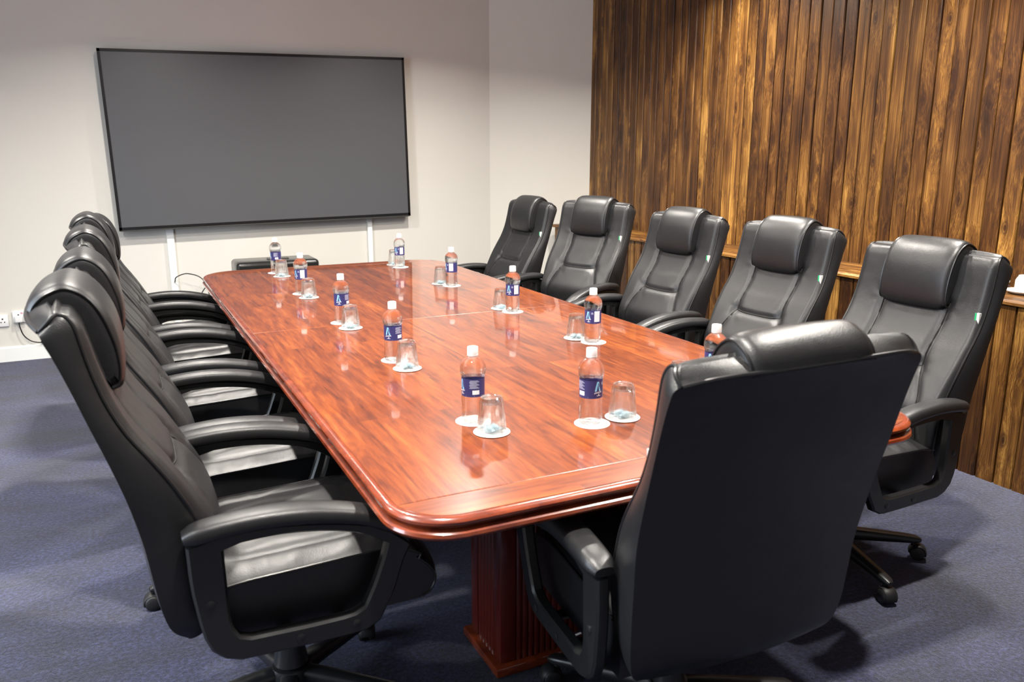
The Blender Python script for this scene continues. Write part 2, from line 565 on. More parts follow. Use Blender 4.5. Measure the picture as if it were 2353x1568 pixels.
def build_room():
    st = lambda o: tag(o, kind='structure')
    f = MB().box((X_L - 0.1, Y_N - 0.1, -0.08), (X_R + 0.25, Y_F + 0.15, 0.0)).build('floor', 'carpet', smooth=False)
    st(f)
    st(MB().box((X_L - 0.1, Y_N - 0.1, CEIL), (X_R + 0.25, Y_F + 0.15, CEIL + 0.08)).build('ceiling', 'ceiling_paint', smooth=False))
    st(MB().box((X_L - 0.1, Y_F, 0), (CX, Y_F + 0.12, CEIL)).build('wall_far', 'wall_paint', smooth=False))
    # angled white wall between the far wall and the wood
    d = Vector((X_R + 0.01 - CX, Y_W - 0.02 - CY, 0))
    n = Vector((-d.y, d.x, 0)).normalized() * 0.12
    a, b = Vector((CX, CY, 0)), Vector((CX, CY, 0)) + d
    mb = MB()
    q = [a, b, b + n, a + n]
    mb.add([tuple(p) for p in q] + [(p.x, p.y, CEIL) for p in q], [(0, 3, 2, 1), (4, 5, 6, 7), (0, 1, 5, 4), (1, 2, 6, 5), (2, 3, 7, 6), (3, 0, 4, 7)])
    st(mb.build('wall_corner', 'corner_paint', smooth=False))
    # left wall with a window opening, near wall
    mb = MB()
    wy0, wy1, wz0, wz1 = 0.85, 3.55, 0.9, 2.2
    mb.box((X_L - 0.12, Y_N, 0), (X_L, wy0, CEIL)).box((X_L - 0.12, wy1, 0), (X_L, Y_F, CEIL))
    mb.box((X_L - 0.12, wy0, 0), (X_L, wy1, wz0)).box((X_L - 0.12, wy0, wz1), (X_L, wy1, CEIL))
    st(mb.build('wall_left', 'wall_paint', smooth=False))
    wn = st(MB().box((X_L - 0.10, wy0, wz0), (X_L - 0.085, wy1, wz1)).build('window_1', 'window_glow', smooth=False))
    fr = MB()
    for y in (wy0, (wy0 + wy1) / 2 - 0.02, wy1 - 0.04):
        fr.box((X_L - 0.08, y, wz0), (X_L - 0.05, y + 0.04, wz1))
    for z in (wz0, wz1 - 0.04):
        fr.box((X_L - 0.08, wy0, z), (X_L - 0.05, wy1, z + 0.04))
    fr.build('window_frame', 'white_gloss', wn, smooth=False)
    st(MB().box((X_L - 0.1, Y_N - 0.1, 0), (X_R + 0.2, Y_N, CEIL)).build('wall_near', 'wall_paint', smooth=False))
    # right wall: backing, each upright board a plank
    back = st(MB().box((X_R + 0.016, Y_N, 0), (X_R + 0.14, Y_W, CEIL)).build('wall_right', 'dark_gap', smooth=False))
    PIT = 0.0885

    def plank_mesh(name, wd, h, nvar):
        mb = MB()
        t, c = 0.018, 0.0045
        prof = [(0.0, 0), (-t + c * 0.9, 0), (-t, c), (-t, wd - c), (-t + c * 0.9, wd), (0.0, wd)]
        mb.loft([[(x, y, 0) for x, y in prof], [(x, y, h) for x, y in prof]], True, True)
        return mb

    y = Y_W
    var = []
    k = 0
    rnd = random.Random(3)
    while y > 0.55:
        wd = PIT - 0.0055
        key = k % 3
        if key == len(var):
            o = plank_mesh('plank', wd - 0.0015 * key, CEIL - LEDGE_Z - 0.0005, key).build('plank', 'pine', back, smooth=False)
            var.append(o.data)
        else:
            o = bpy.data.objects.new('plank', var[key])
            COL.objects.link(o)
            o.parent = back
        o.location = (X_R + 0.016 - rnd.choice((0, 0, 0.0015, 0.003)), y - PIT + 0.002, LEDGE_Z)
        y -= PIT
        k += 1
    # lower half-wall standing proud, with its own boards and a ledge on top
    dado = st(MB().box((LEDGE_X + 0.036, Y_N, 0), (X_R + 0.014, Y_W, LEDGE_Z - 0.026)).build('wall_dado', 'dark_gap', smooth=False))
    y = Y_W
    var2 = []
    k = 0
    while y > 0.55:
        key = k % 3
        if key == len(var2):
            o = plank_mesh('plank', PIT - 0.0055 - 0.0015 * key, LEDGE_Z - 0.028, key).build('plank', 'pine', dado, smooth=False)
            var2.append(o.data)
        else:
            o = bpy.data.objects.new('plank', var2[key])
            COL.objects.link(o)
            o.parent = dado
        o.location = (LEDGE_X + 0.036 - rnd.choice((0, 0, 0.0015, 0.003)), y - PIT + 0.002, 0)
        y -= PIT
        k += 1
    led = MB()
    z1, z0 = LEDGE_Z, LEDGE_Z - 0.026
    prof = [(X_R + 0.0, z0), (LEDGE_X + 0.008, z0), (LEDGE_X, z0 + 0.004), (LEDGE_X, z1 - 0.010), (LEDGE_X + 0.004, z1 - 0.006),
            (LEDGE_X + 0.006, z1 - 0.006), (LEDGE_X + 0.010, z1), (X_R + 0.0, z1)]
    led.loft([[(x, Y_N, z) for x, z in prof], [(x, Y_W + 0.01, z) for x, z in prof]], True, True)
    st(led.build('trim_1', 'pine_ledge', smooth=False))
    # skirting
    def skirt(name, x0, x1, y0, y1, face):
        mb = MB()
        mb.box((x0, y0, 0), (x1, y1, 0.098))
        if face == 'far':
            mb.add([(x0, y0, 0.098), (x1, y0, 0.098), (x1, y1, 0.108), (x0, y1, 0.108), (x1, y1, 0.098), (x0, y1, 0.098)],
                   [(0, 1, 2, 3), (1, 4, 2), (0, 3, 5)])
        return st(mb.build(name, 'white_gloss', smooth=False))
    skirt('baseboard_far', X_L, CX - 0.02, Y_F - 0.016, Y_F, 'far')
    skirt('baseboard_left', X_L, X_L + 0.016, Y_N, Y_F - 0.016, 'l')


build_room()


def build_downlights():
    first = None
    for i, (x, y) in enumerate(DOWNLIGHTS):
        if first is None:
            r = empty('ceiling_downlight', (x, y, CEIL))
            MB().lathe([(0.085, -0.001), (0.112, -0.001), (0.112, -0.008), (0.104, -0.011), (0.085, -0.004), (0.085, -0.001)], 32, cap=False).build('trim_ring', 'white_plastic', r)
            MB().lathe([(0.084, -0.001), (0.084, -0.003), (0.05, -0.004), (0.001, -0.004)], 32, cap=True).build('diffuser', 'lamp_glow', r)
            first = r
        else:
            r = copy_tree(first)
            r.location = (x, y, CEIL)
        tag(r, 'round white downlight set into the ceiling', 'ceiling light', 'downlights in the ceiling')


build_downlights()

# ------------------------------------------------------------------ television
def build_tv():
    W, Hh, D = 2.232, 1.268, 0.045
    r = empty('wall_television', (1.166, 6.66, 1.558))
    r.rotation_euler = (0, -math.radians(0.95), 0)
    tag(r, 'large flat dark-screened television hung on the far wall', 'television')
    MB().rbox((-W / 2, -0.012, -Hh / 2), (W / 2, D - 0.02, Hh / 2), 0.004, 2).build('body', 'bezel', r)
    MB().rbox((-W / 2 + 0.12, 0.02, -Hh / 2 + 0.12), (W / 2 - 0.12, 0.068, Hh / 2 - 0.12), 0.01, 2).build('back_cover', 'black_plastic', r)
    b = 0.019
    MB().box((-W / 2 + b, -0.0145, -Hh / 2 + b + 0.008), (W / 2 - b, -0.0125, Hh / 2 - b)).build('screen', 'screen', r, smooth=False)
    fr = MB()
    fr.box((-W / 2, -0.018, Hh / 2 - b), (W / 2, -0.012, Hh / 2))
    fr.box((-W / 2, -0.018, -Hh / 2), (-W / 2 + b, -0.012, Hh / 2))
    fr.box((W / 2 - b, -0.018, -Hh / 2), (W / 2, -0.012, Hh / 2))
    fr.box((-W / 2, -0.018, -Hh / 2 + 0.006), (W / 2, -0.012, -Hh / 2 + b + 0.008))
    fr.build('bezel', 'bezel', r, smooth=False)
    MB().rbox((-W / 2 + 0.01, -0.019, -Hh / 2 - 0.004), (W / 2 - 0.01, -0.012, -Hh / 2 + 0.006), 0.002, 1).build('lower_trim', 'case_grey', r)


build_tv()


def build_wall_things():
    # trunking
    for x, wd, lab in ((0.405, 0.052, 'white upright cable trunking under the left half of the television'),
                       (1.955, 0.040, 'white upright cable trunking under the right end of the television')):
        r = empty('cable_trunking', (x, Y_F, 0))
        MB().box((-wd / 2, -0.022, 0.11), (wd / 2, 0, 1.0)).build('channel', 'white_gloss', r, smooth=False)
        MB().rbox((-wd / 2 + 0.002, -0.026, 0.11), (wd / 2 - 0.002, -0.0215, 1.0), 0.0015, 1).build('cover', 'white_gloss', r)
        tag(r, lab, 'trunking', 'trunking under the television')
    # low trunking beside the socket, along the skirting
    r = MB().rbox((-0.53, Y_F - 0.016, 0.109), (-0.05, Y_F, 0.127), 0.002, 1).build('mini_trunking', 'white_gloss')
    tag(r, 'thin white trunking lying along the top of the skirting', 'trunking')

    # sockets (three round pins)
    def socket(x, z, lab, wd=0.150):
        r = empty('wall_socket', (x, Y_F, z))
        MB().rbox((-wd / 2, -0.016, -0.042), (wd / 2, 0, 0.042), 0.004, 2).build('faceplate', 'white_plastic', r)
        outlets = (-0.038, 0.040)
        for k, u in enumerate(outlets):
            for dx, dz, rr in ((0.0, 0.013, 0.0055), (-0.011, -0.010, 0.0042), (0.011, -0.010, 0.0042)):
                MB().lathe([(rr, 0), (rr, 0.0012)], 14, Matrix.Translation((u + dx, -0.0155, dz)) @ Matrix.Rotation(PI / 2, 4, 'X')).build('pin_hole', 'pin_black', r)
        sw = MB().rbox((-0.006, -0.021, 0.008), (0.010, -0.014, 0.030), 0.002, 2).build('rocker_switch', 'white_plastic', r)
        MB().box((-0.024, -0.0166, 0.018), (-0.010, -0.0158, 0.031)).build('print_mark', 'pink_print', r, smooth=False)
        tag(r, lab, 'socket')
        return r
    socket(-0.612, 0.322, 'white double wall socket with the plug in it, above the skirting')
    socket(-0.79, 0.300, 'white wall socket plate at the left picture edge, left of the plug')
    # plug and cord
    p = empty('power_plug', (-0.650, Y_F - 0.016, 0.309))
    MB().rbox((-0.024, -0.034, -0.026), (0.024, 0, 0.024), 0.009, 4).build('plug_body', 'white_plastic', p)
    path = catmull([(0.0, -0.02, -0.022), (0.002, -0.022, -0.06), (0.018, -0.02, -0.12), (0.055, -0.015, -0.165), (0.10, -0.012, -0.183), (0.135, -0.012, -0.183)], 30)
    MB().tube(path, 0.0042, 8).build('cord', 'rubber', p)
    MB().rbox((0.120, -0.018, -0.190), (0.145, -0.006, -0.174), 0.003, 1).build('cord_clip', 'rubber', p)
    tag(p, 'white plug with a curved black cord in the wall socket', 'plug')

    # black case behind the table
    c = empty('equipment_case', (1.11, 6.38, 0))
    MB().rbox((-0.30, -0.13, 0.02), (0.30, 0.17, 0.60), 0.03, 4).build('body', 'case_grey', c)
    MB().rbox((-0.305, -0.135, 0.55), (0.305, 0.175, 0.675), 0.03, 4).build('lid', 'case_black', c)
    MB().rbox((-0.265, -0.140, 0.36), (0.285, -0.125, 0.625), 0.02, 3).build('front_panel', 'rubber', c)
    for x in (-0.24, 0.24):
        for y in (-0.08, 0.12):
            MB().lathe([(0.022, 0), (0.026, 0.004), (0.026, 0.022)], 12, Matrix.Translation((x, y, 0))).build('foot', 'rubber', c)
    MB().rbox((-0.06, -0.02, 0.673), (0.10, 0.04, 0.684), 0.004, 2).build('handle', 'case_grey', c)
    tag(c, 'black equipment case with rounded lid behind the far end of the table', 'case')
    # cables from the case
    cab = [('thin black cable arching from the black case to the floor', [(0.79, 6.36, 0.52), (0.72, 6.34, 0.565), (0.64, 6.33, 0.545), (0.55, 6.34, 0.44), (0.50, 6.40, 0.2), (0.50, 6.45, 0.006)]),
           ('thin black cable looping low between the trunking and the case', [(0.405, 6.698, 0.50), (0.42, 6.66, 0.545), (0.50, 6.58, 0.575), (0.60, 6.50, 0.52), (0.64, 6.45, 0.30), (0.68, 6.42, 0.006)])]
    for lab, pts in cab:
        o = MB().tube(catmull(pts, 40), 0.004, 7).build('cable', 'rubber')
        tag(o, lab, 'cable')


build_wall_things()

# ------------------------------------------------------------------ conference table
T_Z = 0.745
TX0, TX1, TY0, TY1 = 0.487, 2.024, 1.472, 5.385
TCX, TCY = (TX0 + TX1) / 2, 3.455


def outline(off, rn, rf, n=10):
    """rounded rectangle, counter-clockwise, grown by off (table coordinates, centre TCX,TCY)"""
    x0, x1, y0, y1 = TX0 - TCX - off, TX1 - TCX + off, TY0 - TCY - off, TY1 - TCY + off
    rn, rf = rn + off, rf + off
    pts = []
    for cx, cy, r, a0 in ((x1 - rn, y0 + rn, rn, -PI / 2), (x1 - rf, y1 - rf, rf, 0), (x0 + rf, y1 - rf, rf, PI / 2), (x0 + rn, y0 + rn, rn, PI)):
        for k in range(n + 1):
            a = a0 + PI / 2 * k / n
            pts.append((cx + r * math.cos(a), cy + r * math.sin(a)))
    return pts


def clip_y(poly, ylo, yhi):
    def half(P, f, yc):
        out = []
        for i in range(len(P)):
            a, b = P[i], P[(i + 1) % len(P)]
            ia, ib = f(a[1]), f(b[1])
            if ia:
                out.append(a)
            if ia != ib:
                t = (yc - a[1]) / (b[1] - a[1])
                out.append((a[0] + t * (b[0] - a[0]), yc))
        return out
    P = half(poly, lambda y: y >= ylo, ylo)
    return half(P, lambda y: y <= yhi, yhi)


def build_table():
    r = empty('conference_table', (TCX, TCY, 0))
    tag(r, 'long glossy red-brown wooden conference table with rounded corners', 'table')
    RN, RF = 0.13, 0.21
    o = outline(-0.004, RN, RF, 14)
    lo, hi = TY0 - TCY, TY1 - TCY

    def slab(name, y0, y1, mat):
        P = clip_y(o, y0, y1)
        Pi = [(x * 0.9985, max(y0 + 0.0016, min(y1 - 0.0016, y))) for x, y in P]
        mb = MB()
        mb.loft([[(x, y, T_Z - 0.024) for x, y in P], [(x, y, T_Z - 0.0012) for x, y in P], [(x, y, T_Z) for x, y in Pi]], True, True)
        return mb.build(name, mat, r, angle=20)
    band = 0.104
    slab('tabletop_half', lo + band + 0.0010, -0.0014, 'table_wood')
    slab('tabletop_half', 0.0014, hi - band - 0.0010, 'table_wood')
    slab('end_band', lo - 0.1, lo + band - 0.0010, 'table_band')
    slab('end_band', hi - band + 0.0010, hi + 0.1, 'table_band')
    # moulded edge: two rounded beads with a groove between
    prof = [(-0.012, T_Z - 0.0012), (-0.0035, T_Z - 0.0012), (0.004, T_Z - 0.001), (0.011, T_Z - 0.004), (0.016, T_Z - 0.010), (0.016, T_Z - 0.016), (0.011, T_Z - 0.021),
            (0.002, T_Z - 0.0235), (0.002, T_Z - 0.0265), (0.012, T_Z - 0.029), (0.020, T_Z - 0.034), (0.022, T_Z - 0.041), (0.018, T_Z - 0.048), (0.008, T_Z - 0.053),
            (-0.03, T_Z - 0.055)]
    mb = MB()
    mb.loft([[(x, y, z) for x, y in outline(d, RN, RF, 14)] for d, z in prof], True, False)
    mb.build('edge_moulding', 'edge_wood', r, angle=35)
    P = outline(-0.03, RN, RF, 10)
    MB().loft([[(x, y, T_Z - 0.055) for x, y in P], [(x, y, T_Z - 0.026) for x, y in P]], True, True).build('underside', 'pedestal_wood', r, smooth=False)

    # reeded strip mesh
    def reed(h, wd):
        mb = MB()
        pr = [(-wd / 2, 0)] + [(wd / 2 * -math.cos(PI * k / 6), -0.006 * math.sin(PI * k / 6) - 0.001) for k in range(7)] + [(wd / 2, 0)]
        mb.loft([[(x, y, 0) for x, y in pr], [(x, y, h) for x, y in pr]], True, True)
        return mb

    reeds = {}

    def reeded(parent, a, b, z0, h, wd=0.019):
        a, b = Vector((*a, z0)), Vector((*b, z0))
        d = b - a
        n = max(1, int(d.length / wd))
        ang = math.atan2(d.y, d.x)
        key = (round(h, 3), round(d.length / n, 4))
        for k in range(n):
            p = a + d * ((k + 0.5) / n)
            if key not in reeds:
                q = reed(h, d.length / n - 0.0012).build('reed', 'pedestal_wood', parent, angle=60)
                reeds[key] = q.data
            else:
                q = bpy.data.objects.new('reed', reeds[key])
                COL.objects.link(q)
                q.parent = parent
            q.location = p
            q.rotation_euler = (0, 0, ang)

    for (ya, yb) in ((1.905, 2.12), (4.75, 4.965)):
        x0, x1 = 0.893 - TCX, 1.617 - TCX
        y0, y1 = ya - TCY, yb - TCY
        zt = T_Z - 0.056
        ped = MB().box((x0 + 0.008, y0 + 0.008, 0.03), (x1 - 0.008, y1 - 0.008, zt)).build('pedestal', 'pedestal_wood', r, smooth=False)
        for sx, sy in ((x0, y0), (x1, y0), (x0, y1), (x1, y1)):
            MB().rbox((min(sx, sx + (0.05 if sx < 0 else -0.05)), min(sy, sy + (0.05 if sy == y0 else -0.05)), 0.03),
                      (max(sx, sx + (0.05 if sx < 0 else -0.05)), max(sy, sy + (0.05 if sy == y0 else -0.05)), zt), 0.006, 2).build('corner_post', 'pedestal_wood', ped)
        MB().rbox((x0 - 0.02, y0 - 0.02, 0), (x1 + 0.02, y1 + 0.02, 0.03), 0.006, 2).build('plinth', 'edge_wood', ped)
        reeded(ped, (x0 + 0.052, y0 + 0.007), (x1 - 0.052, y0 + 0.007), 0.03, zt - 0.03)
        reeded(ped, (x1 - 0.052, y1 - 0.007), (x0 + 0.052, y1 - 0.007), 0.03, zt - 0.03)
        reeded(ped, (x0 + 0.007, y1 - 0.052), (x0 + 0.007, y0 + 0.052), 0.03, zt - 0.03)
        reeded(ped, (x1 - 0.007, y0 + 0.052), (x1 - 0.007, y1 - 0.052), 0.03, zt - 0.03)
    # stretcher beam between the two pedestals carries the top
    MB().box((-0.04, 2.10 - TCY, 0.40), (0.04, 4.75 - TCY, 0.60)).build('stretcher', 'pedestal_wood', r, smooth=False)


build_table()

# ------------------------------------------------------------------ chair
F_CURVE = [(-0.115, 0.37), (-0.100, 0.44), (-0.092, 0.52), (-0.098, 0.60), (-0.118, 0.67), (-0.152, 0.745), (-0.190, 0.81), (-0.235, 0.88), (-0.266, 0.95),
           (-0.286, 1.02), (-0.300, 1.08), (-0.310, 1.112), (-0.326, 1.132), (-0.348, 1.138)]
R_CURVE = [(-0.170, 0.365), (-0.205, 0.41), (-0.222, 0.47), (-0.233, 0.55), (-0.245, 0.64), (-0.266, 0.74), (-0.292, 0.83), (-0.318, 0.91), (-0.340, 0.98),
           (-0.362, 1.045), (-0.376, 1.080), (-0.386, 1.102), (-0.393, 1.115), (-0.398, 1.122)]
W_CURVE = [(0.215, 0), (0.245, 0), (0.258, 0), (0.262, 0), (0.264, 0), (0.270, 0), (0.271, 0), (0.271, 0), (0.270, 0), (0.269, 0), (0.268, 0), (0.266, 0), (0.262, 0), (0.258, 0)]
SEAMS = []
for sg in (-1, 1):
    SEAMS.append([(sg * 0.134, 0.965), (sg * 0.131, 0.90), (sg * 0.128, 0.84), (sg * 0.131, 0.745)])
    SEAMS.append([(sg * 0.131, 0.745), (sg * 0.152, 0.705), (sg * 0.175, 0.65), (sg * 0.188, 0.58), (sg * 0.190, 0.50)])
SEAMS.append([(-0.131, 0.745), (-0.07, 0.741), (0.0, 0.740), (0.07, 0.741), (0.131, 0.745)])


def seg_dist(px, pz, a, b):
    dx, dz = b[0] - a[0], b[1] - a[1]
    t = max(0, min(1, ((px - a[0]) * dx + (pz - a[1]) * dz) / (dx * dx + dz * dz)))
    return math.hypot(px - a[0] - t * dx, pz - a[1] - t * dz)


def corner(s):
    return -0.020 * max(0, (abs(s) - 0.90) / 0.10) ** 2.2


def back_disp(x, z, wd):
    s = abs(x) / wd
    d = 0.026 * math.exp(-((z - 0.60) / 0.075) ** 2) * (1 - 0.5 * s * s)
    if z > 0.72:
        k = min(1, (z - 0.72) / 0.12)
        d -= 0.010 * k * (1 - s ** 3)
    dm = 1.0
    for sm in SEAMS:
        for a, b in zip(sm, sm[1:]):
            dm = min(dm, seg_dist(x, z, a, b))
    d -= 0.0105 * math.exp(-(dm / 0.012) ** 2)
    for sg in (-1, 1):
        q = math.hypot(x - sg * 0.131, z - 0.745)
        d -= 0.013 * math.exp(-(q / 0.03) ** 2)
        # creases running out from the tufted corner
        an = math.atan2(z - 0.745, sg * x - 0.131)
        if q < 0.10:
            d += 0.0022 * math.sin(an * 7 + 1.3) * math.exp(-(q / 0.05) ** 2) * min(1, q / 0.015)
        q2 = math.hypot(x - sg * 0.134, z - 0.945)
        an2 = math.atan2(z - 0.945, sg * x - 0.134)
        if q2 < 0.10:
            d += 0.0016 * math.sin(an2 * 6 + 0.4) * math.exp(-(q2 / 0.045) ** 2)
    return d + corner(s)


def build_chair():
    r = empty('office_chair')
    NT = 96
    Fc, Rc, Wc = catmull([(y, z, 0) for y, z in F_CURVE], NT), catmull([(y, z, 0) for y, z in R_CURVE], NT), catmull([(a, b, 0) for a, b in W_CURVE], NT)
    ss = [math.sin(PI / 2 * (k / 26.0)) for k in range(-26, 27)]
    ss = [0.55 * a + 0.45 * (k / 26.0) for a, k in zip(ss, range(-26, 27))]
    RW = 0.016
    CF = lambda i: 1.0 - 0.7 * max(0.0, (i - NT + 30) / 29.0) ** 1.5
    rings = []
    for i in range(NT):
        fy, fz = Fc[i].x, Fc[i].y
        ry, rz = Rc[i].x, Rc[i].y
        wd = Wc[i].x
        tt = max(0.0, (i - NT + 22) / 21.0)
        cf = CF(i)
        ring = []
        for s in ss:
            x = s * wd
            ring.append((x, fy + (back_disp(x, fz, wd) - corner(s)) * (1 if i < NT - 14 else (NT - i) / 14.0) + corner(s) * cf, fz))
        for u in (0.15, 0.35, 0.55, 0.75, 0.9):                # right side panel
            e = 0.006 * math.sin(PI * u)
            ring.append((wd + e + (RW - 0.010 * tt * tt) * u, fy - 0.02 * cf + (ry + 0.014 * tt - fy + 0.02 * cf) * u, fz + (rz - 0.016 * tt - fz) * u))
        for k in range(13):
            s = 1 - 2 * k / 12.0
            ring.append((s * (wd + RW - 0.010 * tt * tt * abs(s) ** 3), ry - 0.020 * (1 - s * s) + 0.014 * tt * abs(s) ** 8, rz - 0.016 * tt * abs(s) ** 6))
        for u in (0.9, 0.75, 0.55, 0.35, 0.15):
            e = 0.006 * math.sin(PI * u)
            ring.append((-(wd + e + (RW - 0.010 * tt * tt) * u), fy - 0.02 * cf + (ry + 0.014 * tt - fy + 0.02 * cf) * u, fz + (rz - 0.016 * tt - fz) * u))
        rings.append(ring)
    top = rings[-1]
    cyy = sum(p[1] for p in top) / len(top)
    czz = sum(p[2] for p in top) / len(top)
    rings.append([(p[0] * 0.985, cyy + (p[1] - cyy) * 0.7, czz + (p[2] - czz) * 0.7 + 0.010 * (1 - (abs(p[0]) / 0.30) ** 6)) for p in top])
    rings.append([(p[0] * 0.96, cyy + (p[1] - cyy) * 0.25, czz + (p[2] - czz) * 0.25 + 0.016 * (1 - (abs(p[0]) / 0.30) ** 6)) for p in top])
    back = MB().loft(rings, True, True).build('backrest', 'leather', r, angle=55)

    def on_back(x, z, lift=0.0):
        k = min(range(NT), key=lambda i: abs(Fc[i].y - z))
        return (x, Fc[k].x + back_disp(x, z, Wc[k].x) + lift, z)
    for sm in SEAMS:
        pts = catmull([(a, b, 0) for a, b in sm], 22)
        MB().tube([on_back(p.x, p.y, 0.0014) for p in pts], 0.0027, 6).build('seam', 'seam', back)
    for sg in (-1, 1):
        idx = [i for i in range(NT) if (i % 3 == 0 or i > NT - 8) and Fc[i].y > 0.43 and i < NT - 1]
        pts = [(sg * (Wc[i].x - 0.001), Fc[i].x - 0.0185 * CF(i), Fc[i].y) for i in idx]
        # over the shoulder to the rear top corner
        side = [top[k] for k in ((53, 54, 55, 56, 57, 58) if sg > 0 else (75, 74, 73, 72, 71, 70))]
        pts += [(x + sg * 0.001, y, z + 0.001) for x, y, z in side]
        MB().tube(pts, 0.0040, 7).build('piping', 'piping', back)
    MB().tube([tuple(p) for p in catmull([(x, y - 0.002, z + 0.001) for x, y, z in top[58:71]], 40)], 0.0045, 7).build('piping', 'piping', back)
    # head pillow draped over the top
    outer = catmull([(-0.268, 0.936, 0), (-0.252, 0.946, 0), (-0.245, 0.985, 0), (-0.248, 1.045, 0), (-0.264, 1.105, 0), (-0.296, 1.155, 0), (-0.340, 1.180, 0),
                     (-0.380, 1.170, 0), (-0.408, 1.147, 0), (-0.421, 1.120, 0)], 34)
    inner = [Vector((-0.390, 1.105, 0)), Vector((-0.335, 1.10, 0)), Vector((-0.305, 1.04, 0)), Vector((-0.290, 0.98, 0))]
    inner = resample([tuple(p) for p in inner], 8)
    cen = Vector((-0.32, 1.07, 0))
    rings = []
    xs = [-0.139, -0.138, -0.134, -0.126, -0.114, -0.09, -0.05, 0, 0.05, 0.09, 0.114, 0.126, 0.134, 0.138, 0.139]
    shr = [0.038, 0.025, 0.013, 0.005, 0.0015, 0, 0, 0, 0, 0, 0.0015, 0.005, 0.013, 0.025, 0.038]
    for x, sh in zip(xs, shr):
        ring = []
        puff = 0.004 * (1 - (x / 0.139) ** 2)
        for p in outer:
            d = (p - cen).normalized()
            q = p - d * (sh * 0.8) + d * puff
            wx = x * (0.94 if p.y < 0.945 else 1)
            ring.append((wx, q.x, q.y))
        for p in inner:
            ring.append((x, p.x, p.y))
        rings.append(ring)
    pil = MB().loft(rings, True, True).build('headrest', 'leather', r, angle=50)
    for sg in (-1, 1):
        pts = [(sg * 0.1360, p.x - (p - cen).normalized().x * 0.012, p.y - (p - cen).normalized().y * 0.012) for p in outer]
        MB().tube(pts, 0.0034, 6).build('piping', 'piping', pil)
    # fabric tag on the left seam of the back
    tz = 0.928
    base = Vector(on_back(-0.262, tz))
    g = MB().box((-0.262, base.y - 0.006, tz - 0.021), (-0.252, base.y + 0.006, tz + 0.021))
    tg = g.build('brand_tag', 'tag_white', back, smooth=False)
    tg['label'] = 'small green, white and red fabric tag'
    MB().box((-0.2525, base.y + 0.0061, tz - 0.021), (-0.247, base.y + 0.0075, tz + 0.021)).build('green_strip', 'tag_green', tg, smooth=False)
    # seat
    top = catmull([(-0.13, 0.498, 0), (-0.05, 0.510, 0), (0.05, 0.514, 0), (0.15, 0.518, 0), (0.24, 0.521, 0), (0.31, 0.515, 0), (0.36, 0.498, 0), (0.40, 0.466, 0),
                   (0.425, 0.428, 0), (0.432, 0.395, 0), (0.420, 0.362, 0), (0.39, 0.346, 0)], 60)
    bot = [(0.30, 0.345), (0.15, 0.345), (0.0, 0.345), (-0.13, 0.348), (-0.135, 0.40), (-0.135, 0.46)]
    xs = [k / 24.0 for k in range(-24, 25)]
    rings = []
    for s in xs:
        x = 0.252 * s
        a = abs(x)
        ring = []
        for p in top:
            y, z = p.x, p.y
            k = max(0.0, min(1.0, (z - 0.37) / 0.10))
            e = -0.022 * (abs(s) ** 6)
            cush = 0.010 * max(0, 1 - (a / 0.165) ** 4) * max(0, 1 - ((y - 0.10) / 0.20) ** 4) if y < 0.32 else 0
            dd = abs(math.hypot(max(0, a - 0.12), max(0, abs(y - 0.10) - 0.13)) - 0.05)
            gro = -0.006 * math.exp(-(dd / 0.010) ** 2) if y < 0.34 else 0
            wr = 0.0022 * math.sin(y * 70 + 9 * s + 2 * math.sin(y * 23)) * math.exp(-((a - 0.21) / 0.03) ** 2)
            wr += 0.0028 * math.sin(x * 95 + 20 * y * y + 1.5 * math.sin(y * 30)) * math.exp(-((y - 0.02) / 0.12) ** 2 - (a / 0.14) ** 4)
            ring.append((x, y - (0.02 * (abs(s) ** 6) if y > 0.38 else 0), z + k * (e + cush + gro + wr)))
        for y, z in bot:
            ring.append((x, y, z))
        rings.append(ring)
    seat = MB().loft(rings, True, True).build('seat', 'leather', r, angle=50)
    for sg in (-1, 1):
        pts = [(sg * 0.2525, p.x - (0.02 if p.x > 0.38 else 0), p.y - 0.022 * max(0.0, min(1.0, (p.y - 0.37) / 0.10)) + 0.001) for p in top[::2]]
        MB().tube(pts, 0.0036, 6).build('piping', 'piping', seat)
    # arms: closed loop frame, padded top
    rear_o = [(-0.165, 0.628), (-0.163, 0.534), (-0.152, 0.45), (-0.145, 0.41), (-0.132, 0.375), (-0.108, 0.350), (-0.070, 0.336)]
    bot_o = [(-0.070, 0.336), (0.083, 0.333), (0.19, 0.333), (0.225, 0.337), (0.248, 0.352)]
    frt_o = [(0.248, 0.352), (0.285, 0.42), (0.312, 0.50), (0.330, 0.535)]
    top_o = [(0.330, 0.535), (0.30, 0.566), (0.25, 0.597), (0.20, 0.615), (0.10, 0.638), (0.0, 0.646), (-0.09, 0.643), (-0.165, 0.628)]
    rear_i = [(-0.090, 0.608), (-0.088, 0.514), (-0.088, 0.45), (-0.085, 0.425), (-0.078, 0.405), (-0.066, 0.393), (-0.045, 0.388)]
    bot_i = [(-0.045, 0.388), (0.08, 0.385), (0.165, 0.385), (0.195, 0.388), (0.212, 0.400)]
    frt_i = [(0.212, 0.400), (0.238, 0.455), (0.262, 0.52), (0.270, 0.550)]
    top_i = [(0.270, 0.550), (0.25, 0.566), (0.22, 0.582), (0.18, 0.597), (0.10, 0.614), (0.02, 0.621), (-0.05, 0.619), (-0.090, 0.608)]
    oo, ii = [], []
    for a, b in ((rear_o, rear_i), (bot_o, bot_i), (frt_o, frt_i), (top_o, top_i)):
        oo += resample([(y, z, 0) for y, z in a], 10)[:-1]
        ii += resample([(y, z, 0) for y, z in b], 10)[:-1]
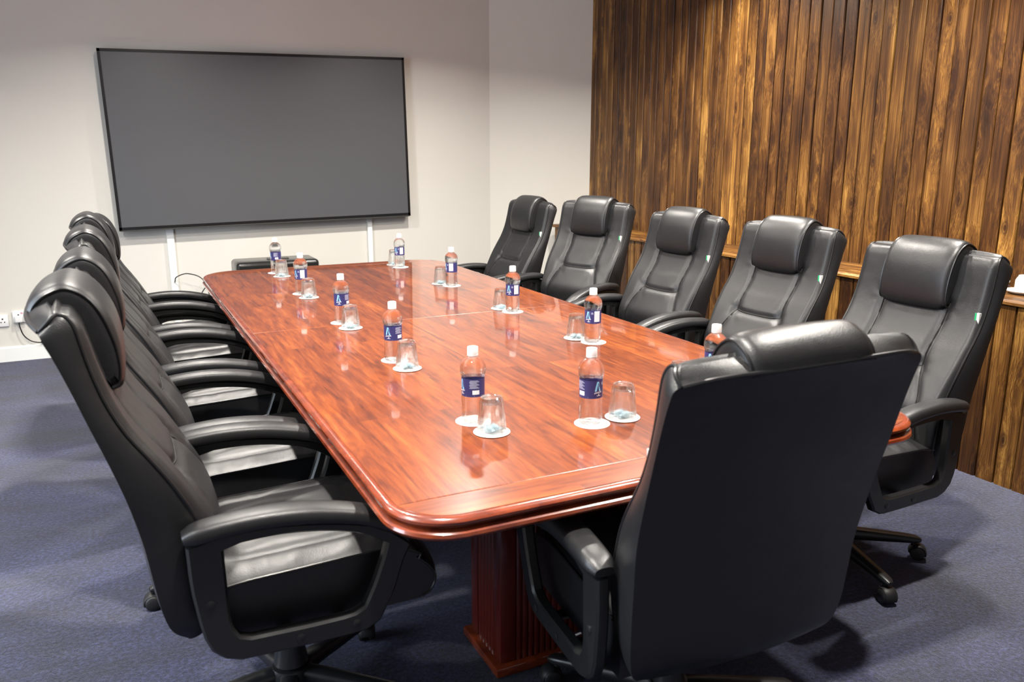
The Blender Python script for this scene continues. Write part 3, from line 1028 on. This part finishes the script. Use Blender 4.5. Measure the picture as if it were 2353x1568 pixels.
    for sg in (-1, 1):
        x0, x1, c = sg * 0.291, sg * 0.323, 0.006
        rings = []
        for po, pi in zip(oo, ii):
            d = (pi - po).normalized() * c
            cx = c * (1 if sg > 0 else -1)
            rings.append([(x0, po.x + d.x, po.y + d.y), (x0 + cx, po.x, po.y), (x1 - cx, po.x, po.y), (x1, po.x + d.x, po.y + d.y),
                          (x1, pi.x - d.x, pi.y - d.y), (x1 - cx, pi.x, pi.y), (x0 + cx, pi.x, pi.y), (x0, pi.x - d.x, pi.y - d.y)])
        arm = MB().loft(rings, True, False, True).build('armrest', 'black_plastic', r, angle=35)
        path = catmull([(-0.168, 0.640, 0), (-0.09, 0.651, 0), (0.0, 0.655, 0), (0.10, 0.647, 0), (0.20, 0.624, 0), (0.26, 0.599, 0), (0.31, 0.570, 0), (0.338, 0.546, 0)], 30)
        rings = []
        np_ = len(path)
        for k, p in enumerate(path):
            t = (path[min(k + 1, np_ - 1)] - path[max(k - 1, 0)]).normalized()
            nn = Vector((-t.y, t.x, 0))
            u = k / (np_ - 1)
            e = min(1.0, (u / 0.05) ** 0.5 if u < 0.05 else 1.0, ((1 - u) / 0.10) ** 0.5 if u > 0.90 else 1.0)
            e = max(e, 0.25)
            hw = (0.034 + 0.004 * math.sin(PI * u)) * (0.55 + 0.45 * e)
            hh = 0.024 * (0.4 + 0.6 * e)
            ring = []
            for j in range(18):
                a = 2 * PI * j / 18
                ca, sa = math.cos(a), math.sin(a)
                ex = math.copysign(abs(ca) ** 0.65, ca) * hw
                ez = math.copysign(abs(sa) ** 0.75, sa) * hh
                if ez < 0:
                    ez *= 0.7
                ring.append((sg * 0.307 + ex, p.x + nn.x * (ez + 0.006), p.y + nn.y * (ez + 0.006)))
            rings.append(ring)
        MB().loft(rings, True, True).build('arm_pad', 'leather', arm, angle=60)
        for (y, z) in ((-0.125, 0.49), (0.06, 0.359), (0.19, 0.362)):
            MB().lathe([(0.010, 0), (0.010, 0.002), (0.006, 0.0035), (0.001, 0.0035)], 12, Matrix.Translation((x1 - sg * 0.0005, y, z)) @ Matrix.Rotation(sg * PI / 2, 4, 'Y')).build('bolt', 'black_plastic', arm)
    # under-seat plate, column, base
    MB().rbox((-0.12, -0.06, 0.300), (0.12, 0.22, 0.347), 0.01, 2).build('tilt_mechanism', 'black_plastic', r)
    mb = MB()
    for y in (0.02, 0.15):
        mb.box((-0.30, y, 0.337), (0.30, y + 0.035, 0.3445))
    mb.build('seat_bracket', 'black_plastic', r, smooth=False)
    MB().tube([(-0.10, 0.12, 0.318), (-0.20, 0.12, 0.316), (-0.27, 0.125, 0.300)], 0.006, 8).build('height_lever', 'chrome', r)
    BY = 0.08
    T = Matrix.Translation((0, BY, 0))
    MB().lathe([(0.026, 0.31), (0.030, 0.27), (0.034, 0.20), (0.040, 0.15), (0.046, 0.12)][::-1], 24, T).build('gas_column', 'black_plastic', r)
    MB().lathe([(0.030, 0.058), (0.052, 0.066), (0.056, 0.10), (0.050, 0.125), (0.030, 0.130)], 24, T).build('base_hub', 'black_plastic', r)
    for k in range(5):
        a = 2 * PI * k / 5
        R = Matrix.Translation((0, BY, 0)) @ Matrix.Rotation(a, 4, 'Z')
        rings = []
        for q, zt, hw, hh in ((0.035, 0.124, 0.027, 0.050), (0.12, 0.116, 0.025, 0.043), (0.22, 0.104, 0.022, 0.036), (0.30, 0.094, 0.020, 0.030), (0.335, 0.088, 0.018, 0.024), (0.350, 0.080, 0.010, 0.014)):
            ring = []
            for j in range(12):
                b = 2 * PI * j / 12
                ring.append(R @ Vector((q, math.copysign(abs(math.cos(b)) ** 0.6, math.cos(b)) * hw, zt - hh / 2 + math.copysign(abs(math.sin(b)) ** 0.6, math.sin(b)) * hh / 2)))
            rings.append(ring)
        leg = MB().loft(rings, True, True).build('leg', 'black_plastic', r, angle=50)
        sw = random.Random(k * 5 + 1).uniform(-1.2, 1.2)
        C = R @ Matrix.Translation((0.325, 0, 0)) @ Matrix.Rotation(sw, 4, 'Z') @ Matrix.Translation((0.016, 0, 0))
        mb = MB()
        for s2 in (-1, 1):
            W = C @ Matrix.Translation((0, s2 * 0.0145, 0.0272)) @ Matrix.Rotation(PI / 2, 4, 'X')
            mb.lathe([(0.004, -0.0115), (0.020, -0.0115), (0.0255, -0.007), (0.027, 0.0), (0.0255, 0.007), (0.020, 0.0115), (0.004, 0.0115)], 20, W)
        hood = []
        for j in range(13):
            a2 = math.radians(-20 + 200 * j / 12)
            hood.append([C @ Vector((math.cos(a2) * rr, yy, 0.0272 + math.sin(a2) * rr)) for rr, yy in ((0.0275, -0.022), (0.0315, -0.016), (0.0315, 0.016), (0.0275, 0.022))])
        mb.loft(hood, True, True)
        mb.lathe([(0.009, 0.052), (0.009, 0.082)], 12, R @ Matrix.Translation((0.325, 0, 0)))
        mb.build('caster', 'rubber', leg, angle=40)
    return r


CHAIRS = [  # x, y, heading (deg), lift of the seat, base swivel (deg), sideways lean (deg), label
    (0.246, 2.040, -91.0, 0.040, 55, 0, 'black leather chair on the left of the table, nearest the camera'),
    (0.260, 2.800, -90.0, 0.012, 67, 0, 'second black leather chair along the left side, counted from the camera'),
    (0.260, 3.550, -90.0, 0.022, 60, 0, 'third black leather chair along the left side, counted from the camera'),
    (0.256, 4.320, -90.0, 0.022, 20, 0, 'fourth black leather chair along the left side, counted from the camera'),
    (0.285, 5.030, -90.0, -0.035, 33, 0, 'farthest black leather chair on the left side, nearest the television'),
    (2.370, 2.020, 91.5, -0.006, 24, 0, 'black leather chair on the right of the table, nearest the camera, below the cups'),
    (2.455, 2.805, 93.5, 0.010, 40, 0, 'second black leather chair along the right side, counted from the camera'),
    (2.505, 3.613, 95.5, 0.000, 10, 0, 'third black leather chair along the right side, counted from the camera'),
    (2.511, 4.443, 110.0, 0.015, 25, 0, 'fourth black leather chair on the right side, turned slightly towards the camera'),
    (2.382, 5.245, 94.5, -0.015, 50, 0, 'farthest black leather chair on the right, in front of the white corner wall'),
    (1.202, 1.455, -5.5, -0.012, 59, -1.8, 'black leather chair at the near end of the table, seen from behind'),
]


def place_chairs():
    proto = build_chair()
    for i, (x, y, h, dz, sw, lean, lab) in enumerate(CHAIRS):
        c = proto if i == 0 else copy_tree(proto)
        c.location = (x, y, 0)
        c.rotation_euler = (0, 0, math.radians(h))
        tag(c, lab, 'chair', 'black leather chairs around the table')
        # the gas lift raises everything but the wheeled base, which swivels on its own
        pivot = Matrix.Translation((0, 0.08, 0)) @ Matrix.Rotation(math.radians(sw), 4, 'Z') @ Matrix.Translation((0, -0.08, 0))
        for ch in c.children:
            if ch.name.split('.')[0] in ('leg', 'base_hub'):
                ch.matrix_basis = pivot
            elif ch.name.split('.')[0] == 'gas_column':
                ch.scale = (1, 1, 1 + dz / 0.31)
            else:
                ch.location = (0, 0, dz)
                ch.rotation_euler = (0, math.radians(lean), 0)


place_chairs()

# ------------------------------------------------------------------ bottles, tumblers, coasters, sweets
def label_patch(mb, u0, u1, z0, z1, R, n=6):
    """piece of print wrapped round the bottle; u in metres of arc"""
    a0, a1 = u0 / R, u1 / R
    rings = []
    for k in range(n + 1):
        a = a0 + (a1 - a0) * k / n
        rings.append([(R * math.cos(a), R * math.sin(a), z0), (R * math.cos(a), R * math.sin(a), z1)])
    o = len(mb.v)
    for r in rings:
        mb.v += r
    for k in range(n):
        mb.f.append((o + 2 * k, o + 2 * k + 2, o + 2 * k + 3, o + 2 * k + 1))


def poly_patch(mb, quads, R):
    for q in quads:
        o = len(mb.v)
        for u, z in q:
            a = u / R
            mb.v.append((R * math.cos(a), R * math.sin(a), z))
        mb.f.append(tuple(range(o, o + len(q))))


def build_bottle():
    r = empty('water_bottle')
    prof = [(0.012, 0.004), (0.022, 0.0015), (0.028, 0.0), (0.0318, 0.004), (0.0330, 0.012), (0.0322, 0.018), (0.0330, 0.024), (0.0325, 0.040), (0.0318, 0.050),
            (0.0325, 0.060), (0.0330, 0.070), (0.0322, 0.0755), (0.0318, 0.077), (0.0318, 0.129), (0.0325, 0.131), (0.0345, 0.136), (0.0362, 0.146), (0.0362, 0.155),
            (0.0345, 0.164), (0.0300, 0.173), (0.0230, 0.180), (0.0165, 0.185), (0.0140, 0.188), (0.0135, 0.192), (0.0125, 0.196)]

    def mod(a, k):
        if 4 <= k <= 10:
            return 1 + 0.012 * math.cos(8 * a + k * 0.8)
        if 15 <= k <= 18:
            return 1 + 0.010 * math.cos(10 * a)
        if k <= 2:
            return 1 + 0.05 * math.cos(5 * a)
        return 1
    MB().lathe(prof, 40, cap=True, mod=mod).build('body', 'bottle_clear', r, angle=50)
    cap = MB().lathe([(0.0150, 0.1885), (0.0155, 0.190), (0.0155, 0.193)], 36).build('tamper_ring', 'cap_white', r)
    MB().lathe([(0.0150, 0.1935), (0.0152, 0.195), (0.0150, 0.2110), (0.0142, 0.2138), (0.010, 0.2148), (0.001, 0.2150)], 48,
               mod=lambda a, k: 1 + (0.012 * math.cos(24 * a) if k < 3 else 0)).build('cap', 'cap_white', r, angle=60)
    R = 0.0324
    mb = MB()
    label_patch(mb, 0, 2 * PI * R, 0.0775, 0.1285, R, 48)
    lab = mb.build('label', 'label_navy', r, recalc=False)
    lab['label'] = 'navy blue label with a light blue letter A'
    R2 = R + 0.00025
    R3 = R + 0.0005
    C = 2 * PI * R

    def sub(name, mat, patches=(), quads=(), rad=R2):
        mb = MB()
        for (u0, u1, z0, z1) in patches:
            label_patch(mb, u0, u1, z0, z1, rad, 8)
        poly_patch(mb, quads, rad)
        mb.build(name, mat, lab, recalc=False)
    for ca in (0.0, 0.110):                                    # the letter A, twice round the bottle; u runs to the viewer's right
        w, zb, zt = 0.0100, 0.098, 0.1255
        sub('letter_a', 'label_blue', quads=[
            [(ca - w, zb), (ca - w + 0.0058, zb), (ca + 0.0002, zt - 0.006), (ca + 0.0022, zt), (ca - 0.0030, zt)],
            [(ca + w - 0.0058, zb), (ca + w, zb), (ca + 0.0030, zt), (ca - 0.0022, zt), (ca - 0.0002, zt - 0.006)],
            [(ca - 0.0062, zb + 0.0065), (ca + 0.0062, zb + 0.0065), (ca + 0.0048, zb + 0.0110), (ca - 0.0048, zb + 0.0110)]])
        # script line and small line under the letter
        q = []
        for k in range(7):
            u = ca - 0.011 + k * 0.0034
            zz = 0.0925 + 0.0012 * (k % 2) + 0.0004 * k
            q.append([(u, zz - 0.0016), (u + 0.0024, zz - 0.0012), (u + 0.0030, zz + 0.0022), (u + 0.0006, zz + 0.0018)])
        q.append([(ca + 0.001, 0.0865), (ca + 0.0032, 0.0865), (ca + 0.0050, 0.0915), (ca + 0.0028, 0.0915)])
        for k in range(4):
            u = ca - 0.003 + k * 0.0032
            q.append([(u, 0.0845), (u + 0.0022, 0.0845), (u + 0.0022, 0.0865), (u, 0.0865)])
        sub('script_line', 'label_white', quads=q)
    ring = []
    for k in range(20):
        a, b = 2 * PI * k / 20, 2 * PI * (k + 1) / 20
        cu, cz = 0.0175, 0.1185
        ring.append([(cu + 0.0042 * math.cos(a), cz + 0.0042 * math.sin(a)), (cu + 0.0042 * math.cos(b), cz + 0.0042 * math.sin(b)),
                     (cu + 0.0034 * math.cos(b), cz + 0.0034 * math.sin(b)), (cu + 0.0034 * math.cos(a), cz + 0.0034 * math.sin(a))])
    ring.append([(0.0155, 0.1170), (0.0195, 0.1170), (0.0175, 0.1212)])
    sub('seal_mark', 'label_light', quads=ring)
    sub('facts_panel', 'label_white', patches=[(0.026, 0.050, 0.0855, 0.1275)])
    ln = []
    for k in range(9):
        z = 0.0885 + k * 0.0042
        ln += [(0.0275, 0.036, z, z + 0.0011), (0.038, 0.043, z, z + 0.0011), (0.0445, 0.0485, z, z + 0.0011)]
    sub('facts_lines', 'label_grey', patches=ln, rad=R3)
    tl = []
    for k in range(8):
        z = 0.1025 + k * 0.0030
        tl.append((0.138 + 0.002 * (k % 3 == 1), 0.166 - 0.004 * ((k * 7) % 3), z, z + 0.0011))
    sub('small_print', 'label_light', patches=tl)
    sub('barcode_box', 'label_white', patches=[(0.146, 0.166, 0.0850, 0.0970)])
    sub('lower_line', 'label_grey', patches=[(0.002, C - 0.002, 0.0800, 0.0812)])
    return r


def build_tumbler():
    r = empty('glass_tumbler')
    # upside down: rim below, thick foot on top
    H = 0.098
    out = [(0.0400, 0.0), (0.0402, 0.002), (0.0398, 0.012), (0.0388, 0.026), (0.0378, 0.036), (0.0368, 0.044), (0.0355, 0.055), (0.0340, 0.070), (0.0325, 0.084), (0.0315, 0.092), (0.0295, 0.0965), (0.024, H), (0.016, H - 0.0015), (0.0005, H - 0.0020)]
    inn = [(0.0005, 0.084), (0.020, 0.084), (0.0265, 0.080), (0.0290, 0.070), (0.0315, 0.052), (0.0335, 0.040), (0.0355, 0.028), (0.0372, 0.012), (0.0382, 0.001), (0.0390, 0.0)]
    fl = {6: 0.35, 5: 0.20, 7: 1, 8: 1, 9: 1, 10: 0.8}

    def mod(a, k):
        if k in fl:
            c = (a * 10 / (2 * PI)) % 1.0 - 0.5
            return 1 - 0.045 * fl[k] * (1 - (2 * abs(c)) ** 2)
        return 1
    MB().lathe(out + inn, 60, cap=False, mod=mod).build('vessel', 'tumbler_glass', r, angle=24)
    return r


def build_coaster():
    r = empty('paper_coaster')
    MB().lathe([(0.001, 0.0), (0.0485, 0.0), (0.0500, 0.0004), (0.0500, 0.0010), (0.0485, 0.0014), (0.001, 0.0014)], 48).build('disc', 'coaster_paper', r)
    mb = MB()
    for k in range(28):
        a0, a1 = 2 * PI * k / 28, 2 * PI * (k + 0.62) / 28
        o = len(mb.v)
        for a in (a0, (a0 + a1) / 2, a1):
            rr = 0.0415 + (0.0012 if a == (a0 + a1) / 2 else 0)
            mb.v += [(rr * math.cos(a), rr * math.sin(a), 0.0017), ((rr + 0.0020) * math.cos(a), (rr + 0.0020) * math.sin(a), 0.0017)]
        mb.f += [(o, o + 1, o + 3, o + 2), (o + 2, o + 3, o + 5, o + 4)]
    mb.build('printed_ring', 'ink', r, smooth=False)
    return r


def build_sweet():
    r = empty('wrapped_sweet')
    rings = []
    prof = [(-0.026, 0.0085, 0.0025), (-0.021, 0.0075, 0.003), (-0.0155, 0.003, 0.0028), (-0.011, 0.0085, 0.007), (-0.005, 0.0105, 0.0088), (0.005, 0.0105, 0.0088), (0.011, 0.0085, 0.007),
            (0.0155, 0.003, 0.0028), (0.021, 0.0078, 0.003), (0.026, 0.009, 0.0022)]
    for x, a, b in prof:
        rings.append([(x + 0.0015 * math.cos(3 * 2 * PI * j / 16), a * math.cos(2 * PI * j / 16), 0.009 + b * math.sin(2 * PI * j / 16) * (1 + 0.12 * math.cos(5 * 2 * PI * j / 16))) for j in range(16)])
    MB().loft(rings, True, True).build('wrapper', 'sweet_wrap', r, angle=30)
    return r


def px_on_table(px, py, z=T_Z):
    d = fw + rt * ((px - 1176.5) / F_PX) - up * ((py - 784.0) / F_PX)
    t = (z - H_CAM) / d.z
    return d.x * t, d.y * t


PLACES = [  # bottle base, glass base (metres on the table, measured from the room), label turn, where
    ((1088, 968), (1130, 994), 0.147, 'by the nearest left chair'),
    ((1356, 972), (1430, 960), 0.183, 'in front of the near-end chair'),
    ((905, 828), (936, 848), 0.128, 'by the second left chair'),
    ((787, 741), (806, 755), 0.122, 'by the third left chair'),
    ((694, 675), (710, 685), 0.030, 'by the fourth left chair'),
    ((636, 627), (648, 636), 0.150, 'at the far left corner of the table'),
    ((919, 614), (906, 609), 0.024, 'at the far right corner of the table'),
    ((1038, 657), (1013, 653), 0.040, 'by the fourth right chair'),
    ((1178, 716), (1152, 710), 0.019, 'by the third right chair'),
    ((1361, 786), (1324, 778), 0.020, 'by the second right chair'),
    (None, None, 0.016, 'half hidden behind the near-end chair'),
]


def place_settings():
    bot, tum, coa, swt = build_bottle(), build_tumbler(), build_coaster(), build_sweet()
    rnd = random.Random(11)
    first = True
    cz = 0.0015
    for i, (bp, gp, u, where) in enumerate(PLACES):
        if bp is None:
            bx, by = 1.662, 1.955
            gx, gy = 1.555, 1.985
        else:
            bx, by = px_on_table(*bp)
            gx, gy = px_on_table(*gp)
        d = math.hypot(gx - bx, gy - by)
        if d < 0.082:                                           # keep glass and bottle apart
            k = 0.082 / max(d, 1e-4)
            gx, gy = bx + (gx - bx) * k, by + (gy - by) * k
        objs = []
        for o in (bot, tum, coa, coa, swt, swt):
            objs.append(o if (first and o not in objs) else copy_tree(o))
        first = False
        b, t, c1, c2, s1, s2 = objs
        b.location = (bx, by, T_Z + 0.0018)
        b.rotation_euler = (0, 0, math.atan2(-by, -bx) - u / 0.0324)
        t.location = (gx, gy, T_Z + 0.0036)
        t.rotation_euler = (0, 0, rnd.uniform(0, 6))
        c1.location = (bx + rnd.uniform(-0.006, 0.004), by + rnd.uniform(-0.008, 0.002), T_Z + 0.0001)
        c2.location = (gx, gy, T_Z + 0.0018)
        for c in (c1, c2):
            c.rotation_euler = (0, 0, rnd.uniform(0, 6))
        a = rnd.uniform(0, 6)
        s1.location = (gx + 0.011 * math.cos(a), gy + 0.011 * math.sin(a), T_Z + 0.0036)
        s1.rotation_euler = (0, 0, a + PI / 2 + rnd.uniform(-0.2, 0.2))
        s2.location = (gx - 0.011 * math.cos(a), gy - 0.011 * math.sin(a), T_Z + 0.0036)
        s2.rotation_euler = (0, 0, a + PI / 2 + rnd.uniform(-0.2, 0.2))
        tag(b, 'clear water bottle with navy label, ' + where, 'bottle', 'water bottles on the table')
        tag(t, 'upturned clear glass tumbler, ' + where, 'glass', 'tumblers on the table')
        tag(c1, 'round white paper coaster under the bottle ' + where, 'coaster', 'coasters on the table')
        tag(c2, 'round white paper coaster under the tumbler ' + where, 'coaster', 'coasters on the table')
        for s in (s1, s2):
            tag(s, 'pale wrapped sweet under the tumbler ' + where, 'sweet', 'wrapped sweets, two under the tumbler ' + where)


place_settings()

# ------------------------------------------------------------------ cups on the ledge
def build_cups():
    def cup(name, loc, lab, rz):
        r = empty(name, loc, rz)
        MB().lathe([(0.0400, 0.0), (0.0405, 0.004), (0.0395, 0.050), (0.0400, 0.053), (0.0385, 0.056), (0.0340, 0.066), (0.0300, 0.071), (0.0290, 0.0765), (0.0265, 0.078),
                    (0.0255, 0.0745), (0.001, 0.0740)], 40).build('bowl', 'china', r)
        pts = [(0.039 + 0.022 * math.sin(PI * k / 12), 0, 0.012 + 0.034 * k / 12) for k in range(13)]
        MB().tube(pts, 0.0042, 8).build('handle', 'china', r)
        tag(r, lab, 'cup', 'cups on the ledge')
    def saucer(loc, mat, lab, R):
        o = MB().lathe([(0.001, 0.004), (R * 0.5, 0.004), (R * 0.55, 0.0), (R * 0.62, 0.0), (R * 0.98, 0.013), (R, 0.0155), (R * 0.97, 0.0165), (R * 0.6, 0.0065), (0.001, 0.0062)], 48).build('saucer', mat)
        o.location = loc
        tag(o, lab, 'saucer', 'saucers on the ledge')
    saucer((3.715, 2.290, LEDGE_Z), 'china', 'white saucer under the cup at the right picture edge', 0.078)
    cup('china_cup', (3.715, 2.290, LEDGE_Z + 0.0066), 'white upturned cup at the right picture edge on a white saucer', 1.0)
    saucer((3.745, 2.455, LEDGE_Z), 'dark_saucer', 'dark saucer under the cup farther along the ledge', 0.070)
    cup('china_cup', (3.745, 2.455, LEDGE_Z + 0.0066), 'white upturned cup on a dark saucer, farther along the ledge', -0.9)


build_cups()
